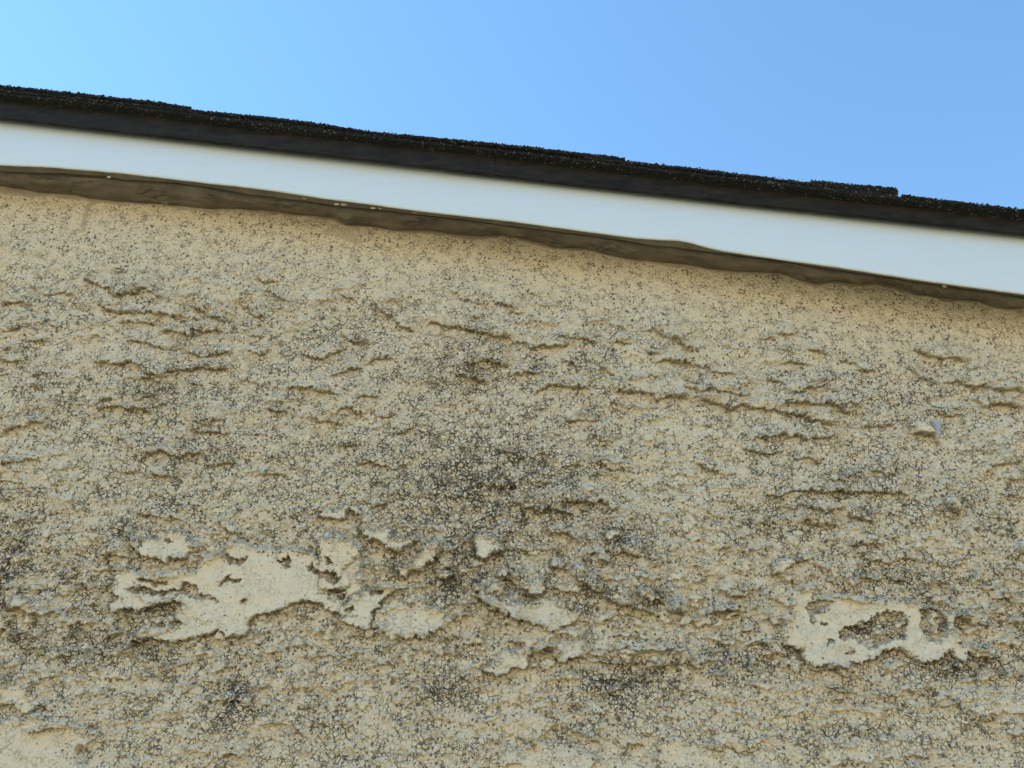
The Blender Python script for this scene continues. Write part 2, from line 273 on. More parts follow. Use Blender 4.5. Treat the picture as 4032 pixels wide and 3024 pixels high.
# ------------------------------------------------------------------ stucco relief features (traced; each view window x0,y0 at 0.633 px per unit)
K = 1400 / 2212.0
R = {1: (0, 1000), 2: (1300, 1000), 3: (2632, 1000), 4: (0, 1974), 5: (1300, 1974), 6: (2632, 1974)}
def w(r, pts): return pl([(R[r][0] + a * K, R[r][1] + b * K) for a, b in pts])
LEDGES = {
1: [(2.2,"0,300 60,310 120,300 170,325 200,320"),(1.5,"170,195 250,215"),(1.6,"250,240 320,255 400,240 470,270"),
 (2.4,"520,160 600,190 680,230 720,265 780,270 830,240 900,235 960,250 1010,275"),(2.6,"600,310 650,345 720,355 780,380 860,372 940,372 1020,380 1080,400 1140,410"),
 (2,"730,425 800,432 900,430 1000,445"),(2,"1170,320 1250,360 1340,400 1430,440"),(2.4,"1010,500 1080,485 1140,495 1200,505 1250,480 1330,485 1400,500"),
 (1.5,"0,475 60,480 130,465 180,460"),(2.2,"790,535 860,550 930,570 1000,595 1060,590"),(2.2,"1150,610 1240,630 1330,635 1400,610 1430,620"),
 (2.6,"590,685 680,675 730,700 780,680 850,685 890,710 940,760 1000,770 1050,730 1110,715 1200,720 1300,710 1430,720"),(1.6,"0,655 60,670 110,680 160,660"),
 (1.5,"120,520 200,545 260,545 320,535"),(1.4,"200,760 290,745"),(2,"1590,165 1640,180 1700,185 1750,190"),(2,"1640,250 1690,245 1730,275 1790,300 1840,290"),
 (1.8,"1490,310 1530,355 1590,395 1680,405"),(2,"1540,610 1620,625 1700,605"),(2.6,"1780,830 1870,830 1950,840 2010,870 2130,870"),
 (2,"1850,610 1930,635 2010,660 2080,620 2140,600"),(2.6,"600,980 680,955 760,955 840,965 900,965 960,1000"),(2,"840,915 920,905 1010,885"),
 (2.6,"0,1115 80,1085 160,1070 250,1050 320,1000"),(2,"1180,1035 1260,1045 1310,1070 1350,1040 1400,1045"),(2.4,"1180,1100 1260,1105 1340,1120 1430,1105"),
 (2.4,"850,1285 920,1255 1000,1215 1060,1245 1130,1265 1180,1245 1240,1250 1290,1270"),(2.2,"1930,1010 1960,1035 2050,1040 2120,1070 2160,1060"),
 (1.8,"1640,970 1720,970 1800,1005"),(1.8,"1640,1310 1680,1275 1740,1275 1770,1310"),(2,"1600,1375 1700,1375 1800,1375"),(1.8,"0,1310 90,1295 180,1285 270,1300"),
 (1.5,"0,1410 100,1420 170,1445"),(2,"0,1520 50,1530 90,1550"),(1.8,"700,1340 800,1345 870,1350"),(1.8,"1290,1320 1370,1310 1420,1295 1480,1310"),
 (1.6,"900,1380 1000,1385 1100,1385"),(1.8,"700,1160 760,1150 820,1200 860,1250"),(1.8,"1560,515 1650,520"),(1.6,"1230,1475 1310,1475"),(1.6,"880,1170 1000,1195"),
 (1.6,"570,515 640,525"),(1.6,"870,780 960,790 1020,800"),(1.5,"600,900 690,905 740,915")],
2: [(1.8,"740,225 790,265 850,290 900,315 960,320"),(2.4,"1010,305 1070,320 1130,345 1165,375 1200,365"),(1.8,"60,260 110,265 160,285"),
 (2.6,"290,340 340,370 390,405 430,450 480,480 550,475"),(2.2,"60,505 130,535 190,555 250,535"),
 (2.8,"600,435 680,435 750,455 820,470 890,485 960,495 1010,530 1060,515 1120,515 1160,555 1210,560 1250,600 1290,580 1370,580 1430,575 1490,560"),
 (2,"1410,525 1500,525 1580,540 1680,550"),(2,"1750,555 1870,562"),(2.2,"1960,460 2010,480 2060,510 2150,545 2212,580"),(2,"1930,595 1990,610 2060,640"),
 (2.4,"2010,680 2100,670 2212,680"),(2,"190,690 280,665 350,640 400,635"),(2,"0,765 60,760 130,720 200,715"),(2.4,"830,690 900,680 980,675 1060,685 1100,690"),
 (2,"730,740 800,760 880,775 930,785 980,780"),(2.2,"1120,760 1180,745 1250,745 1330,735"),(1.8,"1430,655 1500,680 1550,700"),(2,"1610,670 1680,690 1720,745 1780,765"),
 (2.6,"1260,880 1300,845 1360,830 1430,820 1510,835 1570,830 1620,850"),(2.8,"1750,850 1800,865 1860,845 1910,865 1970,870 2020,920 2070,900 2150,885 2212,885"),
 (2,"150,880 230,890 320,890"),(2,"20,990 100,965 170,985 240,985"),(1.8,"290,1025 350,1015 430,1000"),(2,"1170,1000 1220,1020 1280,1010"),
 (2,"1430,1010 1480,1035 1560,1025 1650,1040 1700,1030"),(1.8,"1610,1100 1650,1150 1700,1165 1750,1180"),(1.8,"1630,1195 1690,1190 1740,1225"),
 (1.8,"40,1210 100,1195 160,1190"),(2.4,"150,1295 240,1300 320,1305 380,1335 440,1330 500,1310"),(1.8,"380,1130 440,1105 520,1085"),
 (1.8,"1030,1245 1110,1230 1160,1215"),(1.8,"1270,1250 1350,1240 1400,1230"),(1.8,"1410,1345 1480,1320 1540,1300 1580,1330"),(2,"1650,1290 1700,1310 1760,1350 1830,1340 1870,1350"),
 (2,"930,1465 1000,1440 1060,1445 1130,1440"),(3.4,"1120,1555 1200,1560 1270,1575 1300,1600 1370,1590 1430,1600 1520,1620"),
 (3,"1400,1555 1500,1550 1600,1545 1680,1545 1720,1580 1790,1590"),(2.4,"240,1575 330,1575 380,1545"),(1.6,"870,405 940,410"),(1.6,"60,840 130,850")],
3: [(2.4,"660,495 720,505 800,500"),(1.8,"580,530 620,530 660,535"),(2,"830,595 890,610 960,625"),(1.8,"670,590 750,605"),(2.2,"670,680 760,685 850,695 900,695"),
 (2.2,"1060,660 1120,680 1160,685 1200,740 1250,730 1300,715"),(2.2,"1510,600 1580,615 1650,640 1740,650 1800,660 1870,665"),(2,"0,540 80,575 160,610"),
 (2.4,"0,680 60,665 120,685 180,700 240,705 270,745 340,745 430,760"),(2,"590,775 650,795 720,815"),(2.2,"100,825 190,850 280,850 350,865 420,870 500,880"),
 (2.2,"720,880 800,860 870,845 940,830 980,835"),(3,"1720,790 1800,800 1880,825 1940,820 2010,845 2090,855 2212,855"),(2.2,"1650,885 1740,885"),(2.6,"0,890 60,885 130,910"),
 (3.2,"190,910 260,925 330,945 400,970 440,940 500,940 560,965 620,970 680,990 760,1000 830,1010 880,1040 960,1050 1040,1060"),
 (3,"690,940 760,930 840,940 900,940 960,930 1020,955 1080,985 1150,985"),(2,"1090,935 1150,935 1220,910"),(2.4,"1200,1070 1290,1072 1400,1060"),
 (2.8,"1480,1030 1490,1090 1530,1115 1570,1115 1620,1130 1660,1170 1690,1180"),(3.2,"1980,940 2050,935 2120,950 2212,960"),(2,"1640,1000 1720,1000 1790,1000 1850,1020"),
 (2.8,"510,1165 560,1155 620,1140 690,1125 750,1130 800,1140 860,1165 920,1155 980,1150 1050,1120"),(2.4,"430,1195 500,1225 570,1265 620,1240 690,1225"),
 (1.8,"150,1285 230,1345 320,1355 350,1380"),(2,"780,1275 860,1270 930,1290 970,1280"),(2.4,"1230,1345 1290,1365 1340,1380 1390,1350 1430,1345"),
 (2.2,"1930,1370 2000,1335 2060,1310 2130,1295 2212,1300"),(1.8,"1940,1230 2000,1245"),
 (2.4,"560,1500 620,1485 700,1500 780,1480 870,1475 950,1485 1020,1480 1130,1475 1200,1495 1270,1475 1350,1480 1430,1490 1510,1490"),
 (2.2,"680,1580 760,1570 830,1570 900,1590 960,1610 1030,1580 1090,1570"),(1.8,"950,1405 1030,1405 1090,1440"),(2,"2080,1415 2150,1405 2212,1425"),(2,"2040,1490 2130,1500 2212,1500"),
 (2.4,"1670,1510 1700,1570 1750,1600 1790,1620"),(1.6,"360,1530 430,1540"),(2,"1110,1610 1180,1640 1240,1655"),(1.6,"1850,720 1960,720"),(1.6,"1480,690 1560,760 1640,800")],
4: [(3.2,"0,630 60,650 110,670 150,660 190,700 250,690 330,690 370,665"),(2.4,"620,345 700,330 760,335 810,360"),(1.8,"280,380 350,375 390,385"),(1.8,"480,510 580,500"),
 (1.8,"650,65 700,75"),(2,"840,90 900,75 960,90 1060,105 1130,125"),(2.4,"160,1420 240,1420 310,1405 380,1400 430,1410"),(2,"680,830 740,820 770,830"),(1.8,"870,1235 940,1225"),
 (1.8,"550,1385 640,1395"),(2,"1640,1385 1710,1370 1780,1385"),(2,"1810,1440 1880,1450 1930,1470"),(2,"1570,880 1620,900 1650,920"),(2,"1370,1600 1440,1575 1520,1560"),
 (1.6,"1370,1225 1450,1260 1500,1300"),(1.6,"1000,1060 1080,1080"),(1.6,"60,860 180,900 300,940")],
5: [(2.6,"1330,200 1400,190 1470,205 1520,240 1590,275"),(3,"1590,330 1650,345 1710,375 1760,345 1830,335 1940,335"),
 (4.2,"1510,450 1560,490 1620,550 1700,590 1790,640 1860,650 1930,670 2020,715"),(3,"2090,680 2150,690 2212,700"),(4.2,"900,560 930,620 1000,680 1080,700 1150,720 1220,740"),
 (2.6,"1040,495 1110,490 1150,510 1190,545"),(2.2,"1190,600 1250,585 1290,600"),(2.2,"1070,890 1100,870 1150,885 1200,910"),(2.6,"1240,945 1310,925 1360,925 1420,945"),
 (2.6,"1440,1000 1500,970 1580,960"),(2,"1050,190 1130,190"),(2.4,"1140,130 1220,130"),(2.4,"1600,1480 1660,1490 1700,1540"),(2.4,"1820,1560 1880,1510 1950,1500"),
 (1.8,"280,1015 370,1000 430,1015"),(2,"1510,745 1580,705"),(1.8,"1600,1000 1750,995 1900,1000 2050,1010 2212,1005"),(1.4,"1650,960 1800,950 1900,940 2100,935"),
 (1.4,"1700,920 1900,915 2212,925"),(2.2,"1230,1560 1270,1530 1300,1545"),(1.8,"0,1560 60,1570"),(2,"1070,1640 1200,1640")],
6: [(1.8,"0,1010 80,1010 170,1020 260,1020"),(2,"280,310 340,280 390,285"),(2.4,"0,690 60,685 120,700"),(2.8,"260,700 320,690 400,675 430,660"),
 (2.2,"780,140 850,125 920,150 1000,130 1060,145"),(2.4,"1080,90 1150,100 1230,115 1290,130"),(2,"1100,265 1190,262 1300,270"),(2,"2000,610 2080,600 2130,610"),
 (3,"1750,710 1820,725 1890,755 1960,765 2030,775"),(2.2,"2100,720 2180,780"),(2.4,"860,1035 930,1045 1000,1050 1060,1070 1120,1105"),(2.4,"940,1125 1020,1165 1090,1180 1150,1200"),
 (2,"720,1210 790,1215"),(2.2,"560,740 620,755 690,770"),(2.4,"470,880 560,890 640,930 700,950"),(2,"200,1380 240,1410 300,1430"),(1.8,"330,1210 370,1240 430,1260"),
 (2,"1660,1280 1740,1270"),(2,"2100,1445 2160,1440 2212,1440"),(2,"640,470 700,460"),(2.4,"1120,470 1190,475"),(2,"1280,1230 1360,1215 1470,1215"),(1.8,"1000,1240 1100,1240"),
 (1.8,"1690,60 1740,90 1790,95"),(1.8,"1860,150 1920,180 1960,230"),(1.8,"1560,510 1640,520"),(1.8,"1880,1360 1960,1355 2050,1350"),(1.8,"230,1530 400,1540 560,1560"),
 (1.8,"1540,1580 1600,1595 1650,1580"),(1.8,"2120,350 2212,370")]}
PLATES = [
(4,1.8,"-40,1360 200,1330 420,1350 620,1450 480,1560 520,1700 -40,1700"),(5,1.2,"1080,1560 1300,1500 1500,1510 1680,1600 1560,1720 1000,1720"),
(6,1.2,"-80,1480 150,1470 320,1520 520,1600 700,1720 -80,1720"),
(6,1.1,"1700,1180 1950,1140 2212,1200 2260,1320 2000,1330 1800,1290"), # region, height mm, outline
(4,3.4,"810,200 850,240 900,230 1000,235 1060,190 1130,180 1190,220 1230,260 1240,310 1200,330 1160,360 1080,355 1050,385 1000,350 930,340 880,310 830,280"),
(4,3.2,"740,420 820,400 860,440 930,460 980,450 1060,440 1120,420 1240,430 1290,350 1400,330 1440,250 1540,240 1600,280 1720,300 1880,300 2000,350 2060,200 2140,210 2212,260 2260,260 2260,560 2160,620 2212,650 2230,720 2100,700 2000,640 1900,620 1800,640 1740,690 1640,700 1560,740 1520,830 1450,850 1380,800 1280,820 1160,860 1080,880 980,850 880,860 790,920 830,840 900,800 1040,780 1130,760 1100,700 1140,640 1080,620 980,650 850,680 700,680 680,660 760,600 700,560"),
(4,2.6,"1370,120 1410,120 1500,180 1490,205 1440,200"),
(4,2.2,"0,1100 150,1120 280,1260 200,1320 0,1250"),
(5,3.2,"-60,240 80,230 150,250 210,310 180,350 130,370 100,440 140,500 130,530 60,560 -60,560"),
(5,2.8,"70,640 150,580 250,540 370,520 430,535 370,590 320,660 260,700 250,800 120,780 70,720"),
(5,1.4,"430,600 560,610 680,650 720,700 690,790 600,850 400,850 250,780 270,700 340,650"),
(5,3.4,"170,160 260,190 350,150 400,230 470,240 520,190 545,250 500,280 430,305 380,295 320,250 260,240 200,215"),
(5,3.6,"420,410 480,400 560,340 610,260 660,250 690,300 680,350 620,380 570,410 590,440 520,430 480,480 440,470"),
(5,4.2,"890,240 920,205 970,190 1050,230 1060,270 1110,290 1080,315 1020,320 970,370 920,330 900,290"),
(5,3.0,"1350,350 1400,350 1465,390 1440,415 1370,400"),
(5,3.2,"1190,545 1230,495 1360,490 1320,560 1240,575"),
(5,1.8,"920,480 900,560 940,620 1010,670 1150,720 1220,740 1400,800 1500,760 1590,680 1500,670 1400,600 1330,590 1240,640 1190,610 1080,610 960,560"),
(5,2.8,"1070,920 1240,920 1230,1040 1120,1045 1060,1080 960,1060 940,1040 1040,1000"),
(5,2.0,"1250,920 1400,890 1580,870 1590,950 1500,965 1440,1000 1390,960 1420,930 1330,910"),
(5,2.6,"1690,180 1730,160 1790,180 1795,230 1750,250 1700,230"),
(5,3.2,"1900,570 1930,540 1990,550 2050,590 2060,620 2000,610 1950,600"),
(5,2.6,"-40,60 80,40 180,30 210,100 140,60 80,110 -40,110"),
(5,3.0,"660,430 740,430 770,460 740,490 690,480"),(5,2.6,"1040,410 1100,430 1090,470 1030,480"),
(6,3.2,"640,380 740,350 830,370 740,390 720,440 650,450"),
(6,3.6,"340,560 380,540 440,550 440,500 480,510 490,550 450,590 370,595"),
(6,3.0,"270,690 290,640 300,590 330,640 420,665 400,680"),(6,2.6,"160,710 210,690 255,710 260,760 200,780 160,760"),
(6,3.0,"760,560 800,530 910,545 880,600 1000,590 1250,600 1300,620 1340,600 1500,620 1560,650 1640,640 1690,690 1750,700 1810,670 1750,740 1760,830 1800,870 1900,900 1980,880 2030,940 1970,990 1900,980 1860,940 1800,990 1730,935 1620,990 1560,1010 1500,950 1430,910 1330,940 1300,970 1220,960 1200,1000 1000,1030 840,1000 820,920 700,900 700,780 750,700"),
(6,3.0,"1215,965 1240,945 1275,960 1265,985 1230,990"),(6,3.0,"1940,930 1985,900 2030,930 2000,960"),
(3,2.6,"1500,1040 1600,1050 1640,1090 1620,1130 1500,1110"),(3,2.4,"1680,1510 1790,1500 1800,1560 1790,1620 1720,1580"),(3,2.4,"1900,890 1980,900 1990,950 1950,960"),
(6,1.2,"950,1500 1250,1480 1500,1440 1610,1500 1600,1590 1300,1600 1000,1640"),
(5,1.0,"1080,1360 1300,1300 1400,1380 1250,1500 1080,1450"),
]
HOLES = [
(4,"800,540 850,525 920,540 1000,560 1060,545 1140,550 1150,505 1220,520 1270,570 1350,610 1320,625 1230,600 1150,580 1080,605 1000,590 900,570"),
(4,"860,480 960,485 1050,500 1040,525 950,505 870,500"),(4,"1350,500 1440,470 1500,480 1500,500 1430,500 1370,515"),
(4,"1500,610 1540,610 1540,640 1510,640"),(4,"1795,655 1820,640 1845,655 1830,680 1800,675"),(4,"1410,320 1450,345 1500,355 1550,350 1520,400 1450,400 1410,360"),
(4,"1740,370 1800,345 1815,400 1800,430 1780,390"),(4,"1930,380 1980,430 2050,430 2120,480 2100,510 2000,480 1930,420"),(4,"2040,560 2100,545 2160,570 2150,610 2090,615 2050,595"),
(4,"2035,345 2070,345 2070,380 2040,375"),(4,"880,250 905,265 915,290 895,285"),(4,"1040,240 1090,235 1070,255 1045,265"),
(5,"95,665 125,655 150,675 125,685"),(5,"260,545 320,560 320,585 280,575"),(5,"-20,340 15,350 15,380 -20,375"),(5,"20,440 60,460 60,500 30,500"),(5,"450,240 470,238 460,252"),
(6,"850,650 890,625 1020,620 1010,650 960,680 890,690 870,740 850,700"),
(6,"1040,800 1110,780 1200,745 1300,700 1360,680 1450,710 1470,780 1460,850 1340,870 1280,910 1210,920 1150,860 1050,850"),
(6,"925,755 965,752 965,768 930,772"),(6,"1095,930 1150,928 1150,945 1100,945"),(6,"965,865 1005,862 1000,880 970,885"),
(6,"1550,680 1620,660 1680,700 1740,800 1680,870 1600,870 1550,800"),(5,"370,355 420,340 420,380 380,390"),
]
STAINS = [(1040,1050,230,150,.85),(1000,1180,90,110,.75),(1120,1000,70,40,.9),(330,860,110,80,.5),(400,1000,150,120,.4),(10,1225,50,110,1.2),(60,890,60,30,.4),(340,1310,60,40,1.0),
 (230,1395,170,40,.8),(500,1515,55,55,1.0),(260,1150,50,30,.8),(280,1175,30,25,.7),(1340,1150,90,50,.7),(1350,1480,110,45,1.1),(970,1490,60,40,.9),(1880,1350,90,50,.8),(2080,1440,110,35,1.1),
 (1920,1240,120,50,.7),(2030,1310,40,60,.6),(1900,1050,200,90,.4),(1960,850,90,70,.35),(1020,800,140,60,.6),(430,780,80,40,.35),(750,1290,60,30,.7),(1600,1425,150,45,.55),
 (1250,1280,150,50,.5),(960,1260,50,50,1.0),(1060,1250,60,40,.8),(1400,1290,60,30,.7),(860,1220,30,30,.9),(200,1250,120,60,.5),(700,1050,60,40,.4),(690,1200,40,30,.5),(1700,1130,150,60,.4),
 (60,1370,90,30,.6),(120,1590,150,30,.3),(1820,1590,200,40,.35),(2180,1340,40,60,.4),(1000,1400,80,30,.3),(760,1640,60,20,.5),(1700,1410,60,40,.4),(1180,1100,200,60,.45)]

def parse(s): return [tuple(float(q) for q in p.split(',')) for p in s.split()]
def poly_sdf(P, x, z):
    """signed distance (positive inside) and height of the point above its nearest edge point"""
    n = len(P); d2 = np.full(x.shape, 1e9); nz = np.zeros(x.shape); ins = np.zeros(x.shape, bool)
    for i in range(n):
        ax, az = P[i]; bx, bz = P[(i + 1) % n]; ex, ez = bx - ax, bz - az
        t = np.clip(((x - ax) * ex + (z - az) * ez) / (ex * ex + ez * ez + 1e-12), 0, 1)
        qx = ax + t * ex; qz = az + t * ez; dd = (x - qx) ** 2 + (z - qz) ** 2
        m = dd < d2; d2 = np.where(m, dd, d2); nz = np.where(m, z - qz, nz)
        c = ((az > z) != (bz > z)) & (x < ex * (z - az) / (ez if abs(ez) > 1e-12 else 1e-12) + ax); ins ^= c
    d = np.sqrt(d2); return np.where(ins, d, -d), nz

# ------------------------------------------------------------------ the house
house = bpy.data.objects.new("house", None); S.collection.objects.link(house); house.location = (0, 0, 0)
tag(house, "tan stucco house wall with mildew stains below a sloping white fascia and dark shingle edge", "house")

def axis(a, b, step, lo, hi, n):
    core = np.arange(a, b + step / 2, step)
    g = lambda s, e: s + (e - s) * (np.linspace(0, 1, n + 1)[1:] ** 2.2)
    return np.concatenate([g(core[0], lo)[::-1], core, g(core[-1], hi)])

def build_wall():
    zt = 2.62
    xs = axis(-0.66, 0.66, 0.00075, LEFT_END, RIGHT_END, 110)
    z0 = px(2016, 3024)[1] - 0.04; z1 = px(0, 727)[1] + 0.03
    ts = axis(z0, z1, 0.00072, 0.0, z1 + 0.02, 60)
    X, Z = np.meshgrid(xs, ts)
    # keep the top just behind the fascia all along the slope: shear rows outside the traced part
    topz = li(B, X) + 0.02
    Z = np.minimum(Z, topz)
    far = sst(0.66, 1.2, np.abs(X))
    top_extra = np.where(Z > 0, 0, 0)
    # rows are sheared with the roof line outside the close part so the wall always reaches the eave
    sh = (li(F, X) - li(F, np.clip(X, -0.66, 0.66))) * sst(1.2, z1, Z)
    Z = np.where(np.abs(X) > 0.66, Z + 0, Z)
    Z = np.where(X < -0.66, Z + sh * 1.0, Z)
    Z = np.minimum(Z, topz)
    n1, n2, n3, n4 = Noise(1), Noise(2), Noise(3), Noise(4)
    x = X * 1000; z = Z * 1000                                    # millimetres
    # domain warp gives every traced outline its crumbly edge
    wx = x + 5.5 * fbm(n1, x / 13, z / 13, 3, 0.6) + 1.3 * n3(x / 2.8, z / 2.8)
    wz = z + 5.5 * fbm(n2, x / 11, z / 11, 3, 0.6) + 1.5 * n4(x / 2.8, z / 2.8)
    WX = wx / 1000; WZ = wz / 1000
    H = np.zeros(X.shape); plate = np.zeros(X.shape); warm = np.zeros(X.shape); under = np.zeros(X.shape)  # under: shade painted as a thin dark band below ledges, plates, rims
    def win(x0, x1, a, b):
        i0 = np.searchsorted(xs, x0); i1 = np.searchsorted(xs, x1); j0 = np.searchsorted(ts, a); j1 = np.searchsorted(ts, b)
        return slice(max(j0, 0), max(j1, j0 + 1)), slice(max(i0, 0), max(i1, i0 + 1))
    rnd = random.Random(4)
    def ledge(P, amp, fade=None):
        P = P[np.argsort(P[:, 0])]
        Lf = fade or rnd.uniform(7, 15) * (0.6 + amp / 4)
        s = win(P[0, 0] - .012, P[-1, 0] + .012, P[:, 1].min() - .02, P[:, 1].max() + .06)
        a, b = WX[s], WZ[s]; zl = np.interp(a, P[:, 0], P[:, 1]); d = (b - zl) * 1000
        e = np.minimum(a - P[0, 0], P[-1, 0] - a) * 1000; tap = sst(-3, 7, e)
        prof = np.where(d > 0, np.exp(-np.maximum(d, 0) / Lf) * (0.82 + 0.18 * sst(0, 2.0, d)), sst(-0.75, 0.0, d) * 0.82)
        H[s] = np.maximum(H[s], 0) * 0.0 + H[s] + amp * prof * tap * (0.8 + 0.5 * n2(a * 1000 / 13, b * 1000 / 13))
        warm[s] = np.maximum(warm[s], tap * sst(-16, -2, d) * (d < 0) * min(1, amp / 2.6))
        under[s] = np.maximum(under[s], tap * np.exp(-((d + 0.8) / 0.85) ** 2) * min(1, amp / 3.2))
    for r, lst in LEDGES.items():
        for amp, s in lst: ledge(w(r, parse(s)), amp * 2.2)
    # a scatter of smaller strokes, also beyond the part the photo shows
    for k in range(1500):
        cx = rnd.uniform(-1.3, 1.3); cz = rnd.uniform(1.6, 2.55); ln = rnd.uniform(.008, .035)
        if li(B, cx) - cz < 0.075: continue
        tl = rnd.gauss(-.12, .25); am = rnd.uniform(.5, 1.0) * rnd.choice((1, 1, 1.5, 2.2))
        P = np.array([[cx + ln * (q - .5), cz + tl * ln * (q - .5) + rnd.uniform(-.002, .002)] for q in (0, .25, .5, .75, 1)])
        ledge(P, am, rnd.uniform(3, 10))
    PH = np.zeros(X.shape); 
    for r, hgt, s in PLATES:
        P = w(r, parse(s)); q = win(P[:, 0].min() - .01, P[:, 0].max() + .01, P[:, 1].min() - .012, P[:, 1].max() + .012)
        sd, nz = poly_sdf(P, WX[q], WZ[q]); sd *= 1000
        low = (nz > 0) == (sd > 0)                                # nearest edge is a lower edge: crisp; upper edges melt in
        wd = np.where(low, 1.0, 3.6 if r != 5 else 1.8); hgt = hgt * (1.3 if r == 5 else 1.0)
        pr = sst(-0.9, .8, (sd / wd)) * (0.86 + 0.14 * np.exp(-np.abs(sd - 2) / 2.5))
        PH[q] = np.maximum(PH[q], hgt * 1.6 * pr); plate[q] = np.maximum(plate[q], sst(0, 4, sd / np.where(low, .8, 2.)) * min(1, hgt / 2.4))
        warm[q] = np.maximum(warm[q], (sd < 0) * (nz < 0) * sst(-12, -1, sd) * .9)
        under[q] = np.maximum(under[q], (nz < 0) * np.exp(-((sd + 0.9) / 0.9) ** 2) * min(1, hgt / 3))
    for r, s in HOLES:
        P = w(r, parse(s)); q = win(P[:, 0].min() - .01, P[:, 0].max() + .01, P[:, 1].min() - .01, P[:, 1].max() + .01)
        sd, nz = poly_sdf(P, WX[q], WZ[q]); sd *= 1000
        k = sst(-0.6, 0.9, sd); PH[q] = PH[q] * (1 - k) ; plate[q] *= 1 - sst(-1, 0.5, sd)
        warm[q] = np.maximum(warm[q], k * .8)
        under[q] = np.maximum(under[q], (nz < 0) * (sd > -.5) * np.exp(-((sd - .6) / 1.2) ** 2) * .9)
    # field of the render itself
    belowB = (li(B, X) - Z) * 1000                                # mm under the sealant
    calm = sst(75, 22, belowB)                                    # 1 close under the sealant: smooth floated band
    calm = np.clip(calm + 0.0, 0, 1)
    f1, f2 = worley(x / 3.4 + 0.8 * n1(x / 5, z / 5), z / 3.0 + 0.8 * n2(x / 5, z / 5), 5)
    g1, g2 = worley(x / 7.5 + 0.9 * n3(x / 9, z / 9), z / 6.0 + 0.9 * n4(x / 9, z / 9), 8)
    crack1 = 1 - sst(0.0, 0.22, f2 - f1); crack2 = 1 - sst(0.0, 0.16, g2 - g1)
    broken = sst(-0.15, 0.35, n4(x / 6, z / 6)); broken2 = sst(-0.05, 0.4, n1(x / 17, z / 13))
    h1, h2 = worley(x / 4.6 + 0.35 * n1(x / 1.6, z / 1.6), z / 4.2 + 0.35 * n3(x / 1.6, z / 1.6), 11)
    k1, k2 = worley(x / 3.1 + 0.35 * n2(x / 1.3, z / 1.3) + 7.7, z / 2.9 + 0.35 * n4(x / 1.3, z / 1.3), 13)
    dens = fbm(n4, x / 25 + 9, z / 18, 3, .6)
    pits = np.maximum(sst(0.30, 0.17, h1), sst(0.33, 0.16, k1) * sst(-.12, .1, dens))
    rough = 1 - 0.72 * np.clip(plate, 0, 1); rough *= 1 - 0.6 * calm
    lump = (0.5 - f1) * 1.1 + fbm(n3, x / 3.2, z / 3.0, 2, .6) * .8
    low = (fbm(n2, x / 120, z / 90, 3) * 3.0 + fbm(n1, x / 34, z / 24, 3, .6) * 1.7 * (1 - .6 * plate)) * sst(-5, 50, belowB)
    stain = np.zeros(X.shape)
    for cx, cy, rx, ry, am in STAINS:
        f = 4032 / 2212.0; p = px(cx * f, cy * f); p2 = px((cx + rx) * f, cy * f); p3 = px(cx * f, (cy + ry) * f)
        e = ((X - p[0]) / (p2[0] - p[0])) ** 2 + ((Z - p[1]) / (p3[1] - p[1])) ** 2
        stain = np.maximum(stain, am * np.exp(-e * .9))
    off = sst(.52, .7, np.abs(X)); stain = np.maximum(stain, off * sst(0, .5, fbm(n1, x / 150, z / 110, 3)) * .8 * (1 - calm))
    clean = np.exp(-((X - px(2720, 1900)[0]) / .05) ** 2) * .8
    stain = np.maximum(stain * 1.0, (.12 + .40 * fbm(n4, x / 70 + 5, z / 60, 3)) * sst(60, 140, belowB) * (1 - clean))
    stain = np.clip(stain * (0.78 + 1.0 * fbm(n3, x / 22, z / 16, 4, .65)), 0, 1) * (1 - .85 * plate)
    stain_ = stain
    # horizontal float marks at lower right
    fm = sst(.12, .3, X) * sst(-.03, -.08, Z - px(2016, 2500)[1]) * np.exp(-((Z - px(2600, 2620)[1]) / .035) ** 2)
    lines = fbm(n4, x / 60, z / 1.8, 2) * 0.9 * fm
    fine = -(crack1 * broken * 0.7 + crack2 * broken2 * 1.3) * np.clip(.35 + stain_, 0, 1)
    # sealant smears that creep down onto the stucco
    smear = sst(0.6, -0.6, belowB - (3.6 + 7.0 * fbm(n3, x / 26, x * 0 + 3, 4, .6)) - 1.2 * n1(x / 5, z / 5))
    for s in ["640,1240 655,1120 690,1020 760,985 850,1000 780,1010 715,1040 690,1110 670,1240", "350,930 450,925 620,930 700,985 560,985 400,960 250,965 0,935 0,870 150,885"]:
        P = pl([(a * .4973, 300 + b * .4973) for a, b in parse(s)]); sd, nz = poly_sdf(P, X, Z); smear = np.maximum(smear, sst(-.7, .7, sd * 1000))
    for s in ["540,1010 700,1000 820,1000 840,1040 800,1080 900,1110 820,1130 650,1080 560,1060"]:
        P = pl([(1000 + a * .4973, 400 + b * .4973) for a, b in parse(s)]); sd, nz = poly_sdf(P, WX, WZ); smear = np.maximum(smear, .7 * sst(-1, 1, sd * 1000))
    rough *= 1 - 0.85 * smear
    H = H * (1 - .5 * smear) + PH + low + (lump * 1.0 * (.8 + .6 * stain_)) * rough + fine * np.maximum(rough, .35) * (1 - .9 * smear) + lines + smear * 1.1
    zone = np.exp(-((Z - px(2016, 2420)[1]) / .085) ** 2) * (1 - plate)
    bl = fbm(n1, x / 15 + 40, z / 9 + 3, 3, .55); bl2 = fbm(n2, x / 19 + 11, z / 12 + 60, 4, .6)
    H += 3.8 * sst(.17, .24, bl) * zone + 1.1 * sst(.12, .24, bl2) * (1 - calm) * (1 - plate) * (.35 + .65 * sst(.0, .3, fbm(n3, x / 90, z / 70, 2)))
    plate = np.maximum(plate, .8 * sst(.18, .28, bl) * zone)
